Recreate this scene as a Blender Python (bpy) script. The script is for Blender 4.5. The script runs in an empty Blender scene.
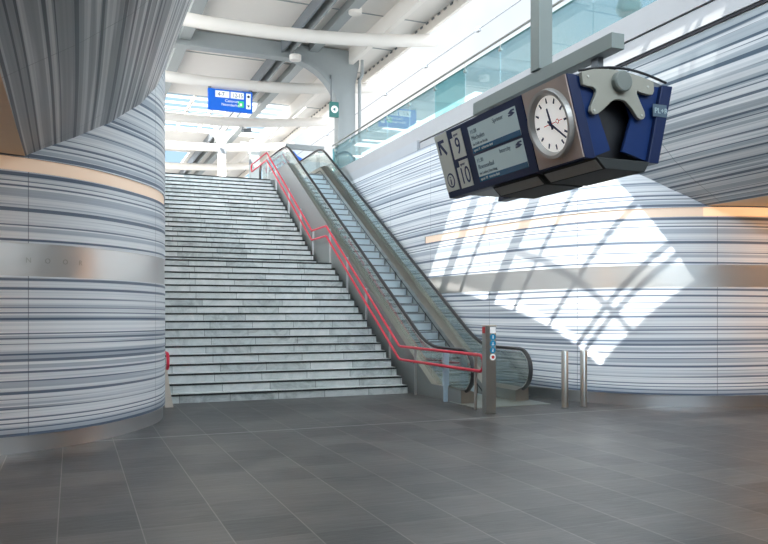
import bpy, bmesh, math, random
from mathutils import Vector, Matrix
random.seed(7)
PI = math.pi
# ------------------------------------------------------------------ camera, sky, sun, exposure
scene = bpy.context.scene
C = scene.collection
YAW = math.atan(312/765)
cam_d = bpy.data.cameras.new('camera'); cam = bpy.data.objects.new('camera', cam_d); C.objects.link(cam)
cam_d.sensor_width = 36; cam_d.lens = 765/768*36; cam_d.shift_y = 39/768
cam_d.clip_start = .05; cam_d.clip_end = 500
cam.location = (0, 0, 1.64); cam.rotation_euler = (PI/2, 0, -YAW)
scene.camera = cam

world = bpy.data.worlds.new('sky'); scene.world = world; world.use_nodes = True
wt = world.node_tree; wt.nodes.clear()
def wn(t): return wt.nodes.new(t)
wo = wn('ShaderNodeOutputWorld'); bg = wn('ShaderNodeBackground'); bg.inputs['Strength'].default_value = 2.1
tc = wn('ShaderNodeTexCoord'); ns = wn('ShaderNodeTexNoise'); ns.inputs['Scale'].default_value = 2.2; ns.inputs['Detail'].default_value = 5
cr = wn('ShaderNodeValToRGB'); cr.color_ramp.elements[0].position = .40; cr.color_ramp.elements[0].color = (.52,.78,1,1)
cr.color_ramp.elements[1].position = .58; cr.color_ramp.elements[1].color = (1,1,1,1)
wt.links.new(tc.outputs['Generated'], ns.inputs['Vector']); wt.links.new(ns.outputs['Fac'], cr.inputs['Fac'])
wt.links.new(cr.outputs['Color'], bg.inputs['Color'])
dp = wn('ShaderNodeVectorMath'); dp.operation = 'DOT_PRODUCT'; dp.inputs[1].default_value = Vector((-.55, -.70, 1)).normalized()
wt.links.new(tc.outputs['Generated'], dp.inputs[0])
mr = wn('ShaderNodeMapRange'); mr.interpolation_type = 'SMOOTHSTEP'; mr.inputs['From Min'].default_value = .0; mr.inputs['From Max'].default_value = .95
mr.inputs['To Min'].default_value = .62; mr.inputs['To Max'].default_value = 4.8
wt.links.new(dp.outputs['Value'], mr.inputs['Value']); wt.links.new(mr.outputs['Result'], bg.inputs['Strength']); wt.links.new(bg.outputs['Background'], wo.inputs['Surface'])

sun_d = bpy.data.lights.new('sun', 'SUN'); sun = bpy.data.objects.new('sun', sun_d); C.objects.link(sun)
sun_d.energy = 13; sun_d.angle = math.radians(.3); sun_d.color = (1, .96, .9)
sun.rotation_euler = Vector((.565, .70, -1)).to_track_quat('-Z', 'Y').to_euler(); sun.location = (0, -10, 30)

vs = scene.view_settings; vs.view_transform = 'Standard'; vs.look = 'None'; vs.gamma = 1; vs.use_curve_mapping = False; vs.exposure = 0.82

# ------------------------------------------------------------------ materials
def mat(name, col, rough=.5, metal=0, spec=.5, bump=0, bscale=60, var=0, vscale=6, emit=None, es=0):
    m = bpy.data.materials.new(name); m.use_nodes = True; t = m.node_tree; b = t.nodes['Principled BSDF']
    b.inputs['Roughness'].default_value = rough; b.inputs['Metallic'].default_value = metal
    b.inputs['Specular IOR Level'].default_value = spec
    tcn = t.nodes.new('ShaderNodeTexCoord')
    n = t.nodes.new('ShaderNodeTexNoise'); n.inputs['Scale'].default_value = vscale; n.inputs['Detail'].default_value = 4
    t.links.new(tcn.outputs['Object'], n.inputs['Vector'])
    mx = t.nodes.new('ShaderNodeMix'); mx.data_type = 'RGBA'
    v = max(var, .03)
    mx.inputs[6].default_value = tuple(c*(1-v) for c in col)+(1,); mx.inputs[7].default_value = tuple(min(1, c*(1+v)) for c in col)+(1,)
    t.links.new(n.outputs['Fac'], mx.inputs[0]); t.links.new(mx.outputs[2], b.inputs['Base Color'])
    if bump:
        n2 = t.nodes.new('ShaderNodeTexNoise'); n2.inputs['Scale'].default_value = bscale
        t.links.new(tcn.outputs['Object'], n2.inputs['Vector'])
        bp = t.nodes.new('ShaderNodeBump'); bp.inputs['Strength'].default_value = bump; bp.inputs['Distance'].default_value = .01
        t.links.new(n2.outputs['Fac'], bp.inputs['Height']); t.links.new(bp.outputs['Normal'], b.inputs['Normal'])
    if emit: b.inputs['Emission Color'].default_value = emit+(1,); b.inputs['Emission Strength'].default_value = es
    return m

class NT:
    """small helper for writing node maths"""
    def __init__(s, m): s.t = m.node_tree
    def n(s, typ): return s.t.nodes.new(typ)
    def put(s, sock, v):
        if isinstance(v, (int, float)): sock.default_value = v
        else: s.t.links.new(v, sock)
    def math(s, op, a, b=0., c=None, clamp=False):
        k = s.n('ShaderNodeMath'); k.operation = op; k.use_clamp = clamp
        s.put(k.inputs[0], a); s.put(k.inputs[1], b)
        if c is not None: s.put(k.inputs[2], c)
        return k.outputs[0]
    def noise1(s, w, scale, detail=2, rough=.5):
        k = s.n('ShaderNodeTexNoise'); k.noise_dimensions = '1D'; k.inputs['Scale'].default_value = scale
        k.inputs['Detail'].default_value = detail; k.inputs['Roughness'].default_value = rough; s.put(k.inputs['W'], w); return k.outputs['Fac']
    def ramp(s, f, stops, interp='LINEAR'):
        k = s.n('ShaderNodeValToRGB'); k.color_ramp.interpolation = interp; e = k.color_ramp.elements
        while len(e) < len(stops): e.new(.5)
        for q, (p, c) in zip(e, stops): q.position = p; q.color = (c, c, c, 1) if isinstance(c, (int, float)) else c+(1,)
        s.put(k.inputs['Fac'], f); return k.outputs['Color']
    def mix(s, f, a, b):
        k = s.n('ShaderNodeMix'); k.data_type = 'RGBA'; s.put(k.inputs[0], f)
        for i, v in ((6, a), (7, b)):
            if isinstance(v, tuple): k.inputs[i].default_value = v+(1,)
            else: s.t.links.new(v, k.inputs[i])
        return k.outputs[2]
    def line(s, x, period, off, width):           # 1 on a thin line every period
        f = s.math('FRACT', s.math('DIVIDE', s.math('SUBTRACT', x, off), period))
        d = s.math('MINIMUM', f, s.math('SUBTRACT', 1., f))
        return s.math('LESS_THAN', d, width/period/2)

def striped(name, base, dark, navy, sc=1., thr=.5, seam=2.4, lthr=.60):
    """printed panel: fine stripes that run along the wall (uv: u metres along, v metres across the stripes)"""
    m = bpy.data.materials.new(name); m.use_nodes = True; N = NT(m); b = m.node_tree.nodes['Principled BSDF']
    uv = N.n('ShaderNodeUVMap'); sp = N.n('ShaderNodeSeparateXYZ'); N.t.links.new(uv.outputs[0], sp.inputs[0])
    u, v = sp.outputs[0], sp.outputs[1]
    # stripes wander a little and fade along their length
    wv = N.math('MULTIPLY_ADD', N.noise1(N.math('MULTIPLY_ADD', u, .13, N.math('MULTIPLY', v, .4)), 1., 0), .13, v)
    w = N.math('MULTIPLY', wv, sc)
    drift = N.math('SUBTRACT', N.noise1(N.math('ADD', N.math('MULTIPLY', u, .30), N.math('MULTIPLY', w, 1.3)), 1., 0), .5)
    broad = N.ramp(N.noise1(w, 2.3, 1), [(.40, 0.), (.60, 1.)])
    mid = N.ramp(N.math('ADD', N.noise1(N.math('ADD', w, 7.3), 9.5, 1, .5), N.math('MULTIPLY', drift, .2)), [(thr-.01, 0.), (thr+.03, 1.)])
    fine = N.ramp(N.noise1(N.math('ADD', w, 31.7), 30., 0), [(.45, 0.), (.58, 1.)])
    lines = N.ramp(N.math('ADD', N.noise1(N.math('ADD', w, 77.1), 17., 1, .5), N.math('MULTIPLY', drift, .12)), [(lthr, 0.), (lthr+.03, 1.)])
    c = N.mix(N.math('MULTIPLY', broad, .16), base, dark)
    c = N.mix(N.math('MULTIPLY', mid, .62), c, dark)
    c = N.mix(N.math('MULTIPLY', fine, .22), c, dark)
    c = N.mix(N.math('MULTIPLY', lines, .85), c, navy)
    c = N.mix(N.math('MULTIPLY', N.line(u, seam, .35, .012), .6), c, tuple(x*.35 for x in dark))
    N.t.links.new(c, b.inputs['Base Color']); b.inputs['Roughness'].default_value = .38; b.inputs['Specular IOR Level'].default_value = .35
    return m

def brushed(name, col, rough=.28, metal=1):
    m = bpy.data.materials.new(name); m.use_nodes = True; N = NT(m); b = m.node_tree.nodes['Principled BSDF']
    tcn = N.n('ShaderNodeTexCoord'); mp = N.n('ShaderNodeMapping'); mp.inputs['Scale'].default_value = (.25, .25, 60)
    N.t.links.new(tcn.outputs['Object'], mp.inputs[0])
    n = N.n('ShaderNodeTexNoise'); n.inputs['Scale'].default_value = 3; n.inputs['Detail'].default_value = 3; N.t.links.new(mp.outputs[0], n.inputs['Vector'])
    N.t.links.new(N.mix(n.outputs['Fac'], tuple(c*.975 for c in col), col), b.inputs['Base Color'])
    N.t.links.new(N.math('MULTIPLY_ADD', n.outputs['Fac'], .02, rough-.01), b.inputs['Roughness'])
    b.inputs['Metallic'].default_value = metal
    return m

def floor_mat():
    m = bpy.data.materials.new('slate_tiles'); m.use_nodes = True; N = NT(m); b = m.node_tree.nodes['Principled BSDF']
    g = N.n('ShaderNodeNewGeometry'); sp = N.n('ShaderNodeSeparateXYZ'); N.t.links.new(g.outputs['Position'], sp.inputs[0]); X, Y = sp.outputs[0], sp.outputs[1]
    P = .585
    ix = N.math('FLOOR', N.math('DIVIDE', N.math('SUBTRACT', X, -.10), P)); iy = N.math('FLOOR', N.math('DIVIDE', N.math('SUBTRACT', Y, 5.43), P))
    cb = N.n('ShaderNodeCombineXYZ'); N.put(cb.inputs[0], ix); N.put(cb.inputs[1], iy)
    wnz = N.n('ShaderNodeTexWhiteNoise'); wnz.noise_dimensions = '2D'; N.t.links.new(cb.outputs[0], wnz.inputs['Vector'])
    n1 = N.n('ShaderNodeTexNoise'); n1.inputs['Scale'].default_value = 1.6; n1.inputs['Detail'].default_value = 6; N.t.links.new(g.outputs['Position'], n1.inputs['Vector'])
    mp = N.n('ShaderNodeMapping'); mp.inputs['Scale'].default_value = (3, 14, 1); N.t.links.new(g.outputs['Position'], mp.inputs[0])
    n2 = N.n('ShaderNodeTexNoise'); n2.inputs['Scale'].default_value = 1; n2.inputs['Detail'].default_value = 7; n2.inputs['Roughness'].default_value = .65; N.t.links.new(mp.outputs[0], n2.inputs['Vector'])
    tone = N.math('ADD', N.math('MULTIPLY', wnz.outputs['Value'], .24), N.math('ADD', N.math('MULTIPLY', n1.outputs['Fac'], .55), N.math('MULTIPLY', n2.outputs['Fac'], .65)))
    c = N.ramp(tone, [(.42, (.022, .024, .027)), (.66, (.056, .057, .059)), (.92, (.125, .122, .117))])
    gx = N.line(X, P, -.10, .009); gy = N.math('MULTIPLY', N.line(Y, P, 5.43, .008), .8)
    c = N.mix(N.math('MULTIPLY', gx, N.math('MULTIPLY_ADD', n1.outputs['Fac'], 1.3, .25, clamp=True)), c, (.24, .23, .21))
    c = N.mix(N.math('MULTIPLY', gy, N.math('MULTIPLY', n1.outputs['Fac'], 1.3)), c, (.20, .195, .185))
    wl = N.math('LESS_THAN', N.math('ABSOLUTE', N.math('SUBTRACT', Y, 10.3)), .022)
    c = N.mix(N.math('MULTIPLY', wl, .7), c, (.36, .37, .37))
    N.t.links.new(c, b.inputs['Base Color'])
    N.put(b.inputs['Roughness'], N.math('MULTIPLY_ADD', n2.outputs['Fac'], .25, .22)); b.inputs['Specular IOR Level'].default_value = .55
    bp = N.n('ShaderNodeBump'); bp.inputs['Strength'].default_value = .5; bp.inputs['Distance'].default_value = .008
    N.t.links.new(n2.outputs['Fac'], bp.inputs['Height']); N.t.links.new(bp.outputs['Normal'], b.inputs['Normal'])
    return m

def stone_mat():
    m = bpy.data.materials.new('veined_grey_stone'); m.use_nodes = True; N = NT(m); b = m.node_tree.nodes['Principled BSDF']
    g = N.n('ShaderNodeNewGeometry'); sp = N.n('ShaderNodeSeparateXYZ'); N.t.links.new(g.outputs['Position'], sp.inputs[0]); X, Y = sp.outputs[0], sp.outputs[1]
    row = N.math('FLOOR', N.math('MULTIPLY', Y, 3.55)); odd = N.math('MULTIPLY', N.math('FRACT', N.math('MULTIPLY', row, .37)), .25)
    Xo = N.math('ADD', X, odd)
    cb = N.n('ShaderNodeCombineXYZ'); N.put(cb.inputs[0], N.math('FLOOR', N.math('DIVIDE', Xo, .9))); N.put(cb.inputs[1], row)
    wnz = N.n('ShaderNodeTexWhiteNoise'); wnz.noise_dimensions = '2D'; N.t.links.new(cb.outputs[0], wnz.inputs['Vector'])
    n1 = N.n('ShaderNodeTexNoise'); n1.inputs['Scale'].default_value = 2.4; n1.inputs['Detail'].default_value = 9; n1.inputs['Roughness'].default_value = .7; n1.inputs['Distortion'].default_value = 1.4
    N.t.links.new(g.outputs['Position'], n1.inputs['Vector'])
    tone = N.math('ADD', N.math('MULTIPLY', n1.outputs['Fac'], .9), N.math('MULTIPLY', wnz.outputs['Value'], .22))
    c = N.ramp(tone, [(.32, (.34, .37, .37)), (.52, (.62, .66, .65)), (.75, (.78, .80, .79))])
    c = N.mix(N.math('MULTIPLY', N.line(Xo, .9, 0, .010), .75), c, (.09, .10, .10))
    N.t.links.new(c, b.inputs['Base Color']); b.inputs['Roughness'].default_value = .45
    return m

def glass_mat(name, tint, gl=.10, rough=.02, haze=0., hazecol=(.8, .9, .9)):
    m = bpy.data.materials.new(name); m.use_nodes = True; N = NT(m); N.t.nodes.remove(N.t.nodes['Principled BSDF'])
    out = N.t.nodes['Material Output']
    tr = N.n('ShaderNodeBsdfTransparent'); gs = N.n('ShaderNodeBsdfGlossy'); gs.inputs['Roughness'].default_value = rough
    nz = N.n('ShaderNodeTexNoise'); nz.inputs['Scale'].default_value = .8
    tci = N.n('ShaderNodeTexCoord'); N.t.links.new(tci.outputs['Object'], nz.inputs['Vector'])
    N.t.links.new(N.mix(nz.outputs['Fac'], tuple(c*.95 for c in tint), tint), tr.inputs['Color'])
    lw = N.n('ShaderNodeLayerWeight'); lw.inputs['Blend'].default_value = .35
    f = N.math('MULTIPLY_ADD', lw.outputs['Fresnel'], .6, gl, clamp=True)
    mx = N.n('ShaderNodeMixShader'); N.t.links.new(f, mx.inputs[0]); N.t.links.new(tr.outputs[0], mx.inputs[1]); N.t.links.new(gs.outputs[0], mx.inputs[2])
    last = mx
    if haze:
        df = N.n('ShaderNodeBsdfDiffuse'); df.inputs['Color'].default_value = hazecol+(1,)
        m2 = N.n('ShaderNodeMixShader'); m2.inputs[0].default_value = haze
        N.t.links.new(mx.outputs[0], m2.inputs[1]); N.t.links.new(df.outputs[0], m2.inputs[2]); last = m2
    N.t.links.new(last.outputs[0], out.inputs['Surface'])
    return m

M = dict(
  wall=striped('striped_wall_panel', (.88,.90,.92), (.30,.36,.44), (.05,.09,.16), 1., .555, 2.4, .58),
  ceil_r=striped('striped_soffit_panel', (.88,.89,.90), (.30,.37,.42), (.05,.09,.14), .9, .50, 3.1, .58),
  ceil_l=striped('striped_shaded_soffit_panel', (.80,.80,.80), (.15,.165,.19), (.02,.03,.05), 1.0, .48, 3.1, .58),  # left copy of the soffit print, its shade worked into darker colours
  steel=brushed('brushed_steel', (.68,.68,.67), .34, .78), clad=mat('grey_cladding_sheet', (.33,.35,.34), .42, .5), steel_dark=brushed('dull_steel', (.50,.50,.47), .38), steel_base=brushed('plinth_steel', (.62,.63,.64), .40),
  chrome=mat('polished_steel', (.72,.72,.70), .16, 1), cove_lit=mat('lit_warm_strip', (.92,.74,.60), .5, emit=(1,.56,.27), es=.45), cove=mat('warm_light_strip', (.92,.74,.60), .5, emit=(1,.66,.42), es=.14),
  warm_ceiling=mat('lamplight_tinted_soffit', (.86,.66,.45), .5, var=.05), floor=floor_mat(), stone=stone_mat(),  # passage soffit: orange lamplight is mixed into its base colour
  nosing=mat('black_grip_strip', (.018,.022,.022), .7), concrete=mat('pale_grey_concrete', (.48,.50,.53), .6, var=.06, vscale=2),
  asphalt=mat('grey_platform_paving', (.26,.26,.26), .7, var=.08), coping=mat('pale_coping_panel', (.47,.47,.48), .45, var=.04, vscale=2), slot=mat('shadow_gap', (.03,.03,.035), .8),
  white=mat('cream_white_paint', (.80,.75,.69), .5, var=.03, vscale=1), roof=mat('cream_roof_panel', (.74,.70,.65), .55, var=.05, vscale=.6),
  grey=mat('grey_painted_steel', (.31,.335,.335), .42, var=.04), dgrey=mat('dark_grey_paint', (.16,.175,.19), .45),
  mgrey=mat('mid_grey_paint', (.20,.235,.225), .5, var=.05), red=mat('red_enamel', (.78,.035,.075), .3),
  rubber=mat('black_rubber', (.02,.02,.022), .35), glass=glass_mat('clear_glass', (.90,.95,.93), .05, .03, .04, (.75,.85,.84)),
  glass_teal=glass_mat('teal_tinted_glass', (.74,.90,.94), .05, .02, .04, (.5,.8,.85)), glass_teal2=glass_mat('deep_teal_glass', (.52,.78,.82), .05, .02, .08, (.3,.65,.68)),
  glass_smoke=glass_mat('smoked_roof_glass', (.45,.45,.45), .04), glass_clear=glass_mat('roof_glass', (.93,.95,.95), .02),
  frost=glass_mat('pale_blue_screen', (.6,.75,.85), .08, .2, .75, (.55,.68,.78)),
  navy=mat('navy_blue_enamel', (.005,.015,.065), .4, spec=.3), blue=mat('blue_enamel', (.004,.024,.11), .42, spec=.25), sblue=mat('bright_blue_sign', (.004,.10,.50), .3, emit=(.0,.12,.6), es=.25),
  cream=mat('cream_sign_panel', (.66,.67,.60), .4), lcd=mat('grey_green_display', (.30,.38,.40), .22, emit=(.32,.42,.43), es=.16), lcd_d=mat('blue_display_band', (.02,.10,.20), .22),
  ink=mat('navy_lettering', (.012,.025,.09), .5), inkg=mat('slate_lettering', (.07,.11,.15), .5), inkw=mat('white_lettering', (.85,.87,.88), .5, emit=(1,1,1), es=.15),
  taupe=mat('taupe_clock_panel', (.40,.33,.29), .45), dial=mat('white_clock_dial', (.86,.86,.84), .35, emit=(1,1,.97), es=.22), rim=mat('grey_clock_rim', (.40,.39,.37), .35, .4),
  black=mat('black_paint', (.008,.009,.012), .35), redp=mat('red_paint', (.6,.03,.03), .4), bracket=mat('beige_bracket', (.29,.285,.24), .45), hub=mat('grey_green_hub', (.16,.18,.165), .5),
  step=brushed('ribbed_step_metal', (.62,.70,.74), .45), deck=brushed('bronze_grey_decking', (.42,.40,.36), .34), beige=mat('beige_panel', (.62,.55,.47), .5),
  green=mat('green_pictogram', (.03,.45,.16), .4, emit=(.05,.7,.25), es=.25), teal=mat('teal_housing', (.015,.17,.15), .3), cyan=mat('cyan_sticker', (.02,.34,.62), .4),
  orange=mat('warm_lamp', (1,.7,.4), .5, emit=(1,.52,.22), es=30), plate=brushed('landing_plate_metal', (.60,.64,.60), .35))

# ------------------------------------------------------------------ mesh helpers
class MB:
    def __init__(s): s.v = []; s.f = []; s.uv = None; s.mi = []
    def quad(s, a, b, c, d, mi=0): s.face([a, b, c, d], mi)
    def face(s, pts, mi=0):
        k = len(s.v); s.v += [tuple(p) for p in pts]; s.f.append(tuple(range(k, k+len(pts)))); s.mi.append(mi)
    def box(s, x0, x1, y0, y1, z0, z1, mi=0, mtx=None):
        P = [(x, y, z) for z in (z0, z1) for y in (y0, y1) for x in (x0, x1)]
        if mtx: P = [tuple(mtx @ Vector(p)) for p in P]
        k = len(s.v); s.v += P
        for f in ((0,2,3,1), (4,5,7,6), (0,1,5,4), (2,6,7,3), (0,4,6,2), (1,3,7,5)): s.f.append(tuple(k+i for i in f)); s.mi.append(mi)
        return s
    def prism(s, pts, d, mi=0):                    # closed planar outline extruded by vector d
        k = len(s.v); n = len(pts); d = Vector(d); s.v += [tuple(p) for p in pts]+[tuple(Vector(p)+d) for p in pts]
        s.f.append(tuple(range(k, k+n))); s.f.append(tuple(range(k+2*n-1, k+n-1, -1))); s.mi += [mi, mi]
        for i in range(n): j = (i+1) % n; s.f.append((k+i, k+n+i, k+n+j, k+j)); s.mi.append(mi)
        return s
    def tube(s, pts, r, n=10, cap=True, mi=0, sx=1, up=None):
        pts = [Vector(p) for p in pts]; rings = []
        prev = None
        for i, p in enumerate(pts):
            t = (pts[min(i+1, len(pts)-1)]-pts[max(i-1, 0)]).normalized()
            a = Vector(up) if up else (prev if prev is not None else (Vector((0,0,1)) if abs(t.z) < .9 else Vector((1,0,0))))
            a = (a-t*a.dot(t)).normalized(); prev = a; b = t.cross(a)
            k = len(s.v); rings.append(k); rr = r[i] if isinstance(r, (list, tuple)) else r
            for q in range(n):
                th = 2*PI*q/n; s.v.append(tuple(p+a*math.cos(th)*rr+b*math.sin(th)*rr*sx))
        for k0, k1 in zip(rings[:-1], rings[1:]):
            for q in range(n): w = (q+1) % n; s.f.append((k0+q, k0+w, k1+w, k1+q)); s.mi.append(mi)
        if cap:
            s.f.append(tuple(rings[0]+q for q in range(n-1, -1, -1))); s.f.append(tuple(rings[-1]+q for q in range(n))); s.mi += [mi, mi]
        return s
    def lathe(s, prof, c, n=24, axis='Z', mi=0):   # prof: (r, h)
        rings = []
        for r, h in prof:
            k = len(s.v); rings.append(k)
            for q in range(n):
                th = 2*PI*q/n; a, b = r*math.cos(th), r*math.sin(th)
                p = (a, b, h) if axis == 'Z' else ((h, a, b) if axis == 'X' else (b, h, a))
                s.v.append(tuple(Vector(p)+Vector(c)))
        for k0, k1 in zip(rings[:-1], rings[1:]):
            for q in range(n): w = (q+1) % n; s.f.append((k0+q, k0+w, k1+w, k1+q)); s.mi.append(mi)
        s.f.append(tuple(rings[0]+q for q in range(n-1, -1, -1))); s.f.append(tuple(rings[-1]+q for q in range(n))); s.mi += [mi, mi]
        return s
    def build(s, name, m, parent=None, smooth=False, bevel=0, uvs=None, org=None):
        me = bpy.data.meshes.new(name)
        off = parent.matrix_basis.translation if parent else (Vector(org) if org else Vector((0,0,0)))
        p = parent
        tot = Vector((0,0,0))
        while p: tot += p.location; p = p.parent
        if not parent and org: tot = Vector(org)
        me.from_pydata([tuple(Vector(v)-tot) for v in s.v], [], s.f)
        ms = m if isinstance(m, list) else [m]
        for q in ms: me.materials.append(q)
        for i, p_ in enumerate(me.polygons): p_.material_index = s.mi[i] if i < len(s.mi) else 0; p_.use_smooth = smooth
        if uvs:
            l = me.uv_layers.new(name='UVMap')
            for lp in me.loops: l.data[lp.index].uv = uvs[lp.vertex_index]
        else:
            bm = bmesh.new(); bm.from_mesh(me); bmesh.ops.recalc_face_normals(bm, faces=bm.faces); bm.to_mesh(me); bm.free()
        if smooth:
            try: me.set_sharp_from_angle(angle=math.radians(40))
            except Exception: pass
        o = bpy.data.objects.new(name, me); C.objects.link(o)
        if parent: o.parent = parent
        elif org: o.location = org
        if bevel:
            b = o.modifiers.new('bevel', 'BEVEL'); b.width = bevel; b.segments = 2; b.limit_method = 'ANGLE'
        return o
def tag(o, label=None, cat=None, group=None, kind=None):
    if label: o['label'] = label
    if cat: o['category'] = cat
    if group: o['group'] = group
    if kind: o['kind'] = kind
    return o
def thing(name, label, cat, loc=(0,0,0), group=None):
    o = bpy.data.objects.new(name, None); C.objects.link(o); o.location = loc; o.empty_display_size = .2
    return tag(o, label, cat, group)
def box(name, m, parent, x0, x1, y0, y1, z0, z1, bevel=0, org=None): return MB().box(x0, x1, y0, y1, z0, z1).build(name, m, parent, bevel=bevel, org=org)
def copy_tree(o, parent=None):
    c = o.copy(); C.objects.link(c); c.parent = parent
    for ch in list(o.children): copy_tree(ch, c)
    return c
def text(name, body, size, m, parent, mtx, extrude=.0015, align='LEFT', sx=1.):
    """flat lettering; mtx places the text plane in the world"""
    cu = bpy.data.curves.new('lettering', 'FONT'); cu.body = body; cu.size = size; cu.extrude = extrude; cu.align_x = align
    to = bpy.data.objects.new('lettering', cu); C.objects.link(to); bpy.context.view_layer.update()
    me = bpy.data.meshes.new_from_object(to.evaluated_get(bpy.context.evaluated_depsgraph_get()))
    bpy.data.objects.remove(to); bpy.data.curves.remove(cu)
    p = parent; tot = Vector((0,0,0))
    while p: tot += p.location; p = p.parent
    me.transform(Matrix.Translation(-tot) @ mtx @ Matrix.Diagonal((sx, 1, 1, 1)))
    me.materials.clear(); me.materials.append(m)
    o = bpy.data.objects.new(name, me); C.objects.link(o); o.parent = parent
    return o
def frame(o, e1, e2):
    e1 = Vector(e1).normalized(); e2 = Vector(e2); e2 = (e2-e1*e2.dot(e1)).normalized(); e3 = e1.cross(e2)
    m = Matrix.Identity(4)
    for i in range(3): m[i][0] = e1[i]; m[i][1] = e2[i]; m[i][2] = e3[i]; m[i][3] = o[i]
    return m
def spline(P, n=10):
    P = [Vector(p) for p in P]; Q = [P[0]]+P+[P[-1]]; out = []
    for i in range(1, len(Q)-2):
        a, b, c, d = Q[i-1:i+3]
        for k in range(n):
            t = k/n; out.append(.5*((2*b)+(c-a)*t+(2*a-5*b+4*c-d)*t*t+(-a+3*b-3*c+d)*t**3))
    return out+[P[-1]]

# ------------------------------------------------------------------ setting
box('floor', M['floor'], None, -16, 24, -9, 31, -.15, 0); tag(bpy.data.objects['floor'], kind='structure')
plan_r = spline([(7.8,31,0),(7.8,24,0),(7.8,18,0),(7.84,15.6,0),(8.06,13.5,0),(8.36,11.85,0),(8.92,10.75,0),(9.85,10.05,0),(10.95,9.66,0),(12.5,9.4,0),(18,9.2,0),(24,9.2,0)])
plan_l = spline([(1.48,31,0),(1.48,24,0),(1.48,18,0),(1.47,14.6,0),(1.40,12.9,0),(1.22,11.75,0),(.74,10.83,0),(.10,10.1,0),(-.76,9.64,0),(-2.2,9.3,0),(-8,9.1,0),(-16,9.1,0)])
PROF = [(0,3.43),(.21,3.56),(.54,3.76),(.95,4.06),(1.38,4.50),(1.64,4.90),(1.90,5.56)]   # distance in from the low edge, height
def prof(d):
    if d <= 0: return 3.43
    for (a, za), (b, zb) in zip(PROF[:-1], PROF[1:]):
        if d <= b: return za+(zb-za)*(d-a)/(b-a)
    return 5.56
def zr(x): return prof((10-x)*.95)
def zl(x): return prof(x+.5)
def wallstrip(name, plan, z0, z1, m, inset=0, side=1, nz=1):
    b = MB(); uvs = []; u = 0
    pts = []
    for i, p in enumerate(plan):
        t = (plan[min(i+1, len(plan)-1)]-plan[max(i-1, 0)]).normalized(); n = Vector((-t.y, t.x, 0))*side
        pts.append(p+n*inset)
        if i: u += (p-plan[i-1]).length
        top = z1(pts[-1].x) if callable(z1) else z1
        for z in (z0, top): b.v.append((pts[-1].x, pts[-1].y, z)); uvs.append((u, z))
        if i: k = 2*i; b.f.append((k-2, k, k+1, k-1)); b.mi.append(0)
    o = b.build(name, m, None, smooth=True, uvs=uvs); tag(o, kind='structure'); return o
for nm, plan, zt, sd in (('right', plan_r, zr, 1), ('left', plan_l, zl, -1)):
    # the part panels: lower, middle, upper; bands of steel and a light strip between them
    b = None
    wallstrip('wall_'+nm, plan, .2, 2.045, M['wall'])
    wallstrip('wall_'+nm+'_middle', plan, 2.425, 3.25, M['wall'])
    wallstrip('wall_'+nm+'_upper', plan, 3.41, zt, M['wall'])
    wallstrip('baseboard_'+nm, plan, 0, .2, M['steel_base'], .03, sd*1)
    k = 1 if nm == 'right' else 4
    wallstrip('trim_%d' % k, plan, 2.045, 2.425, M['steel'], .008, sd)
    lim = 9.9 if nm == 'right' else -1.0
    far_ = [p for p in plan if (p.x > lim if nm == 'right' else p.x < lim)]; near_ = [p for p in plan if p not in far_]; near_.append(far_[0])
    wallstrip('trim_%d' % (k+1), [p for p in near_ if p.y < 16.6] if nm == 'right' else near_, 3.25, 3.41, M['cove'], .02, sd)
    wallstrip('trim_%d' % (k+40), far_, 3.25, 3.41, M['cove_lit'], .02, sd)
    for q_, (za, zb) in enumerate(((3.238, 3.252), (3.408, 3.420), (2.034, 2.046), (2.424, 2.436))):
        wallstrip('trim_%d' % ((20 if nm == 'right' else 30)+q_), plan, za, zb, M['slot'] if q_ < 2 else M['steel_dark'], .006, sd)
    if nm == 'right': wallstrip('trim_%d' % (k+2), [p for p in plan if p.y >= 16.5], 3.25, 3.41, M['wall'])
# sloping striped soffits, flat warm soffits of the cross passage
def soffit(name, plan, xa, xb, zf, m, y0=-7):
    b = MB(); uvs = []; n = 40
    L = 0; px_, pz_ = xa, zf(xa)
    def wy(x):
        best = 18
        for p, q in zip(plan[:-1], plan[1:]):
            if (p.x-x)*(q.x-x) <= 0 and abs(p.x-q.x) > 1e-6 : return p.y+(q.y-p.y)*(x-p.x)/(q.x-p.x)
        return best
    for i in range(n+1):
        t = i/n; x = xa+(xb-xa)*t; z = zf(x); L += math.hypot(x-px_, z-pz_); px_, pz_ = x, z; y1 = min(wy(x), 18)
        for y in (y0, y1): b.v.append((x, y, z)); uvs.append((y, L+11))
        if i: k = 2*i; b.f.append((k-2, k, k+1, k-1)); b.mi.append(0)
    return tag(b.build(name, m, None, smooth=True, uvs=uvs), kind='structure')
soffit('ceiling_soffit_right', plan_r, 8.0, 10.0, zr, M['ceil_r'])
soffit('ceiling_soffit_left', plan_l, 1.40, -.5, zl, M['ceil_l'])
box('ceiling_passage_right', M['warm_ceiling'], None, 10.0, 24, -7, 10.1, 3.43, 3.6)
box('ceiling_passage_left', M['warm_ceiling'], None, -16, -.5, -7, 9.8, 3.43, 3.6)
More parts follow.
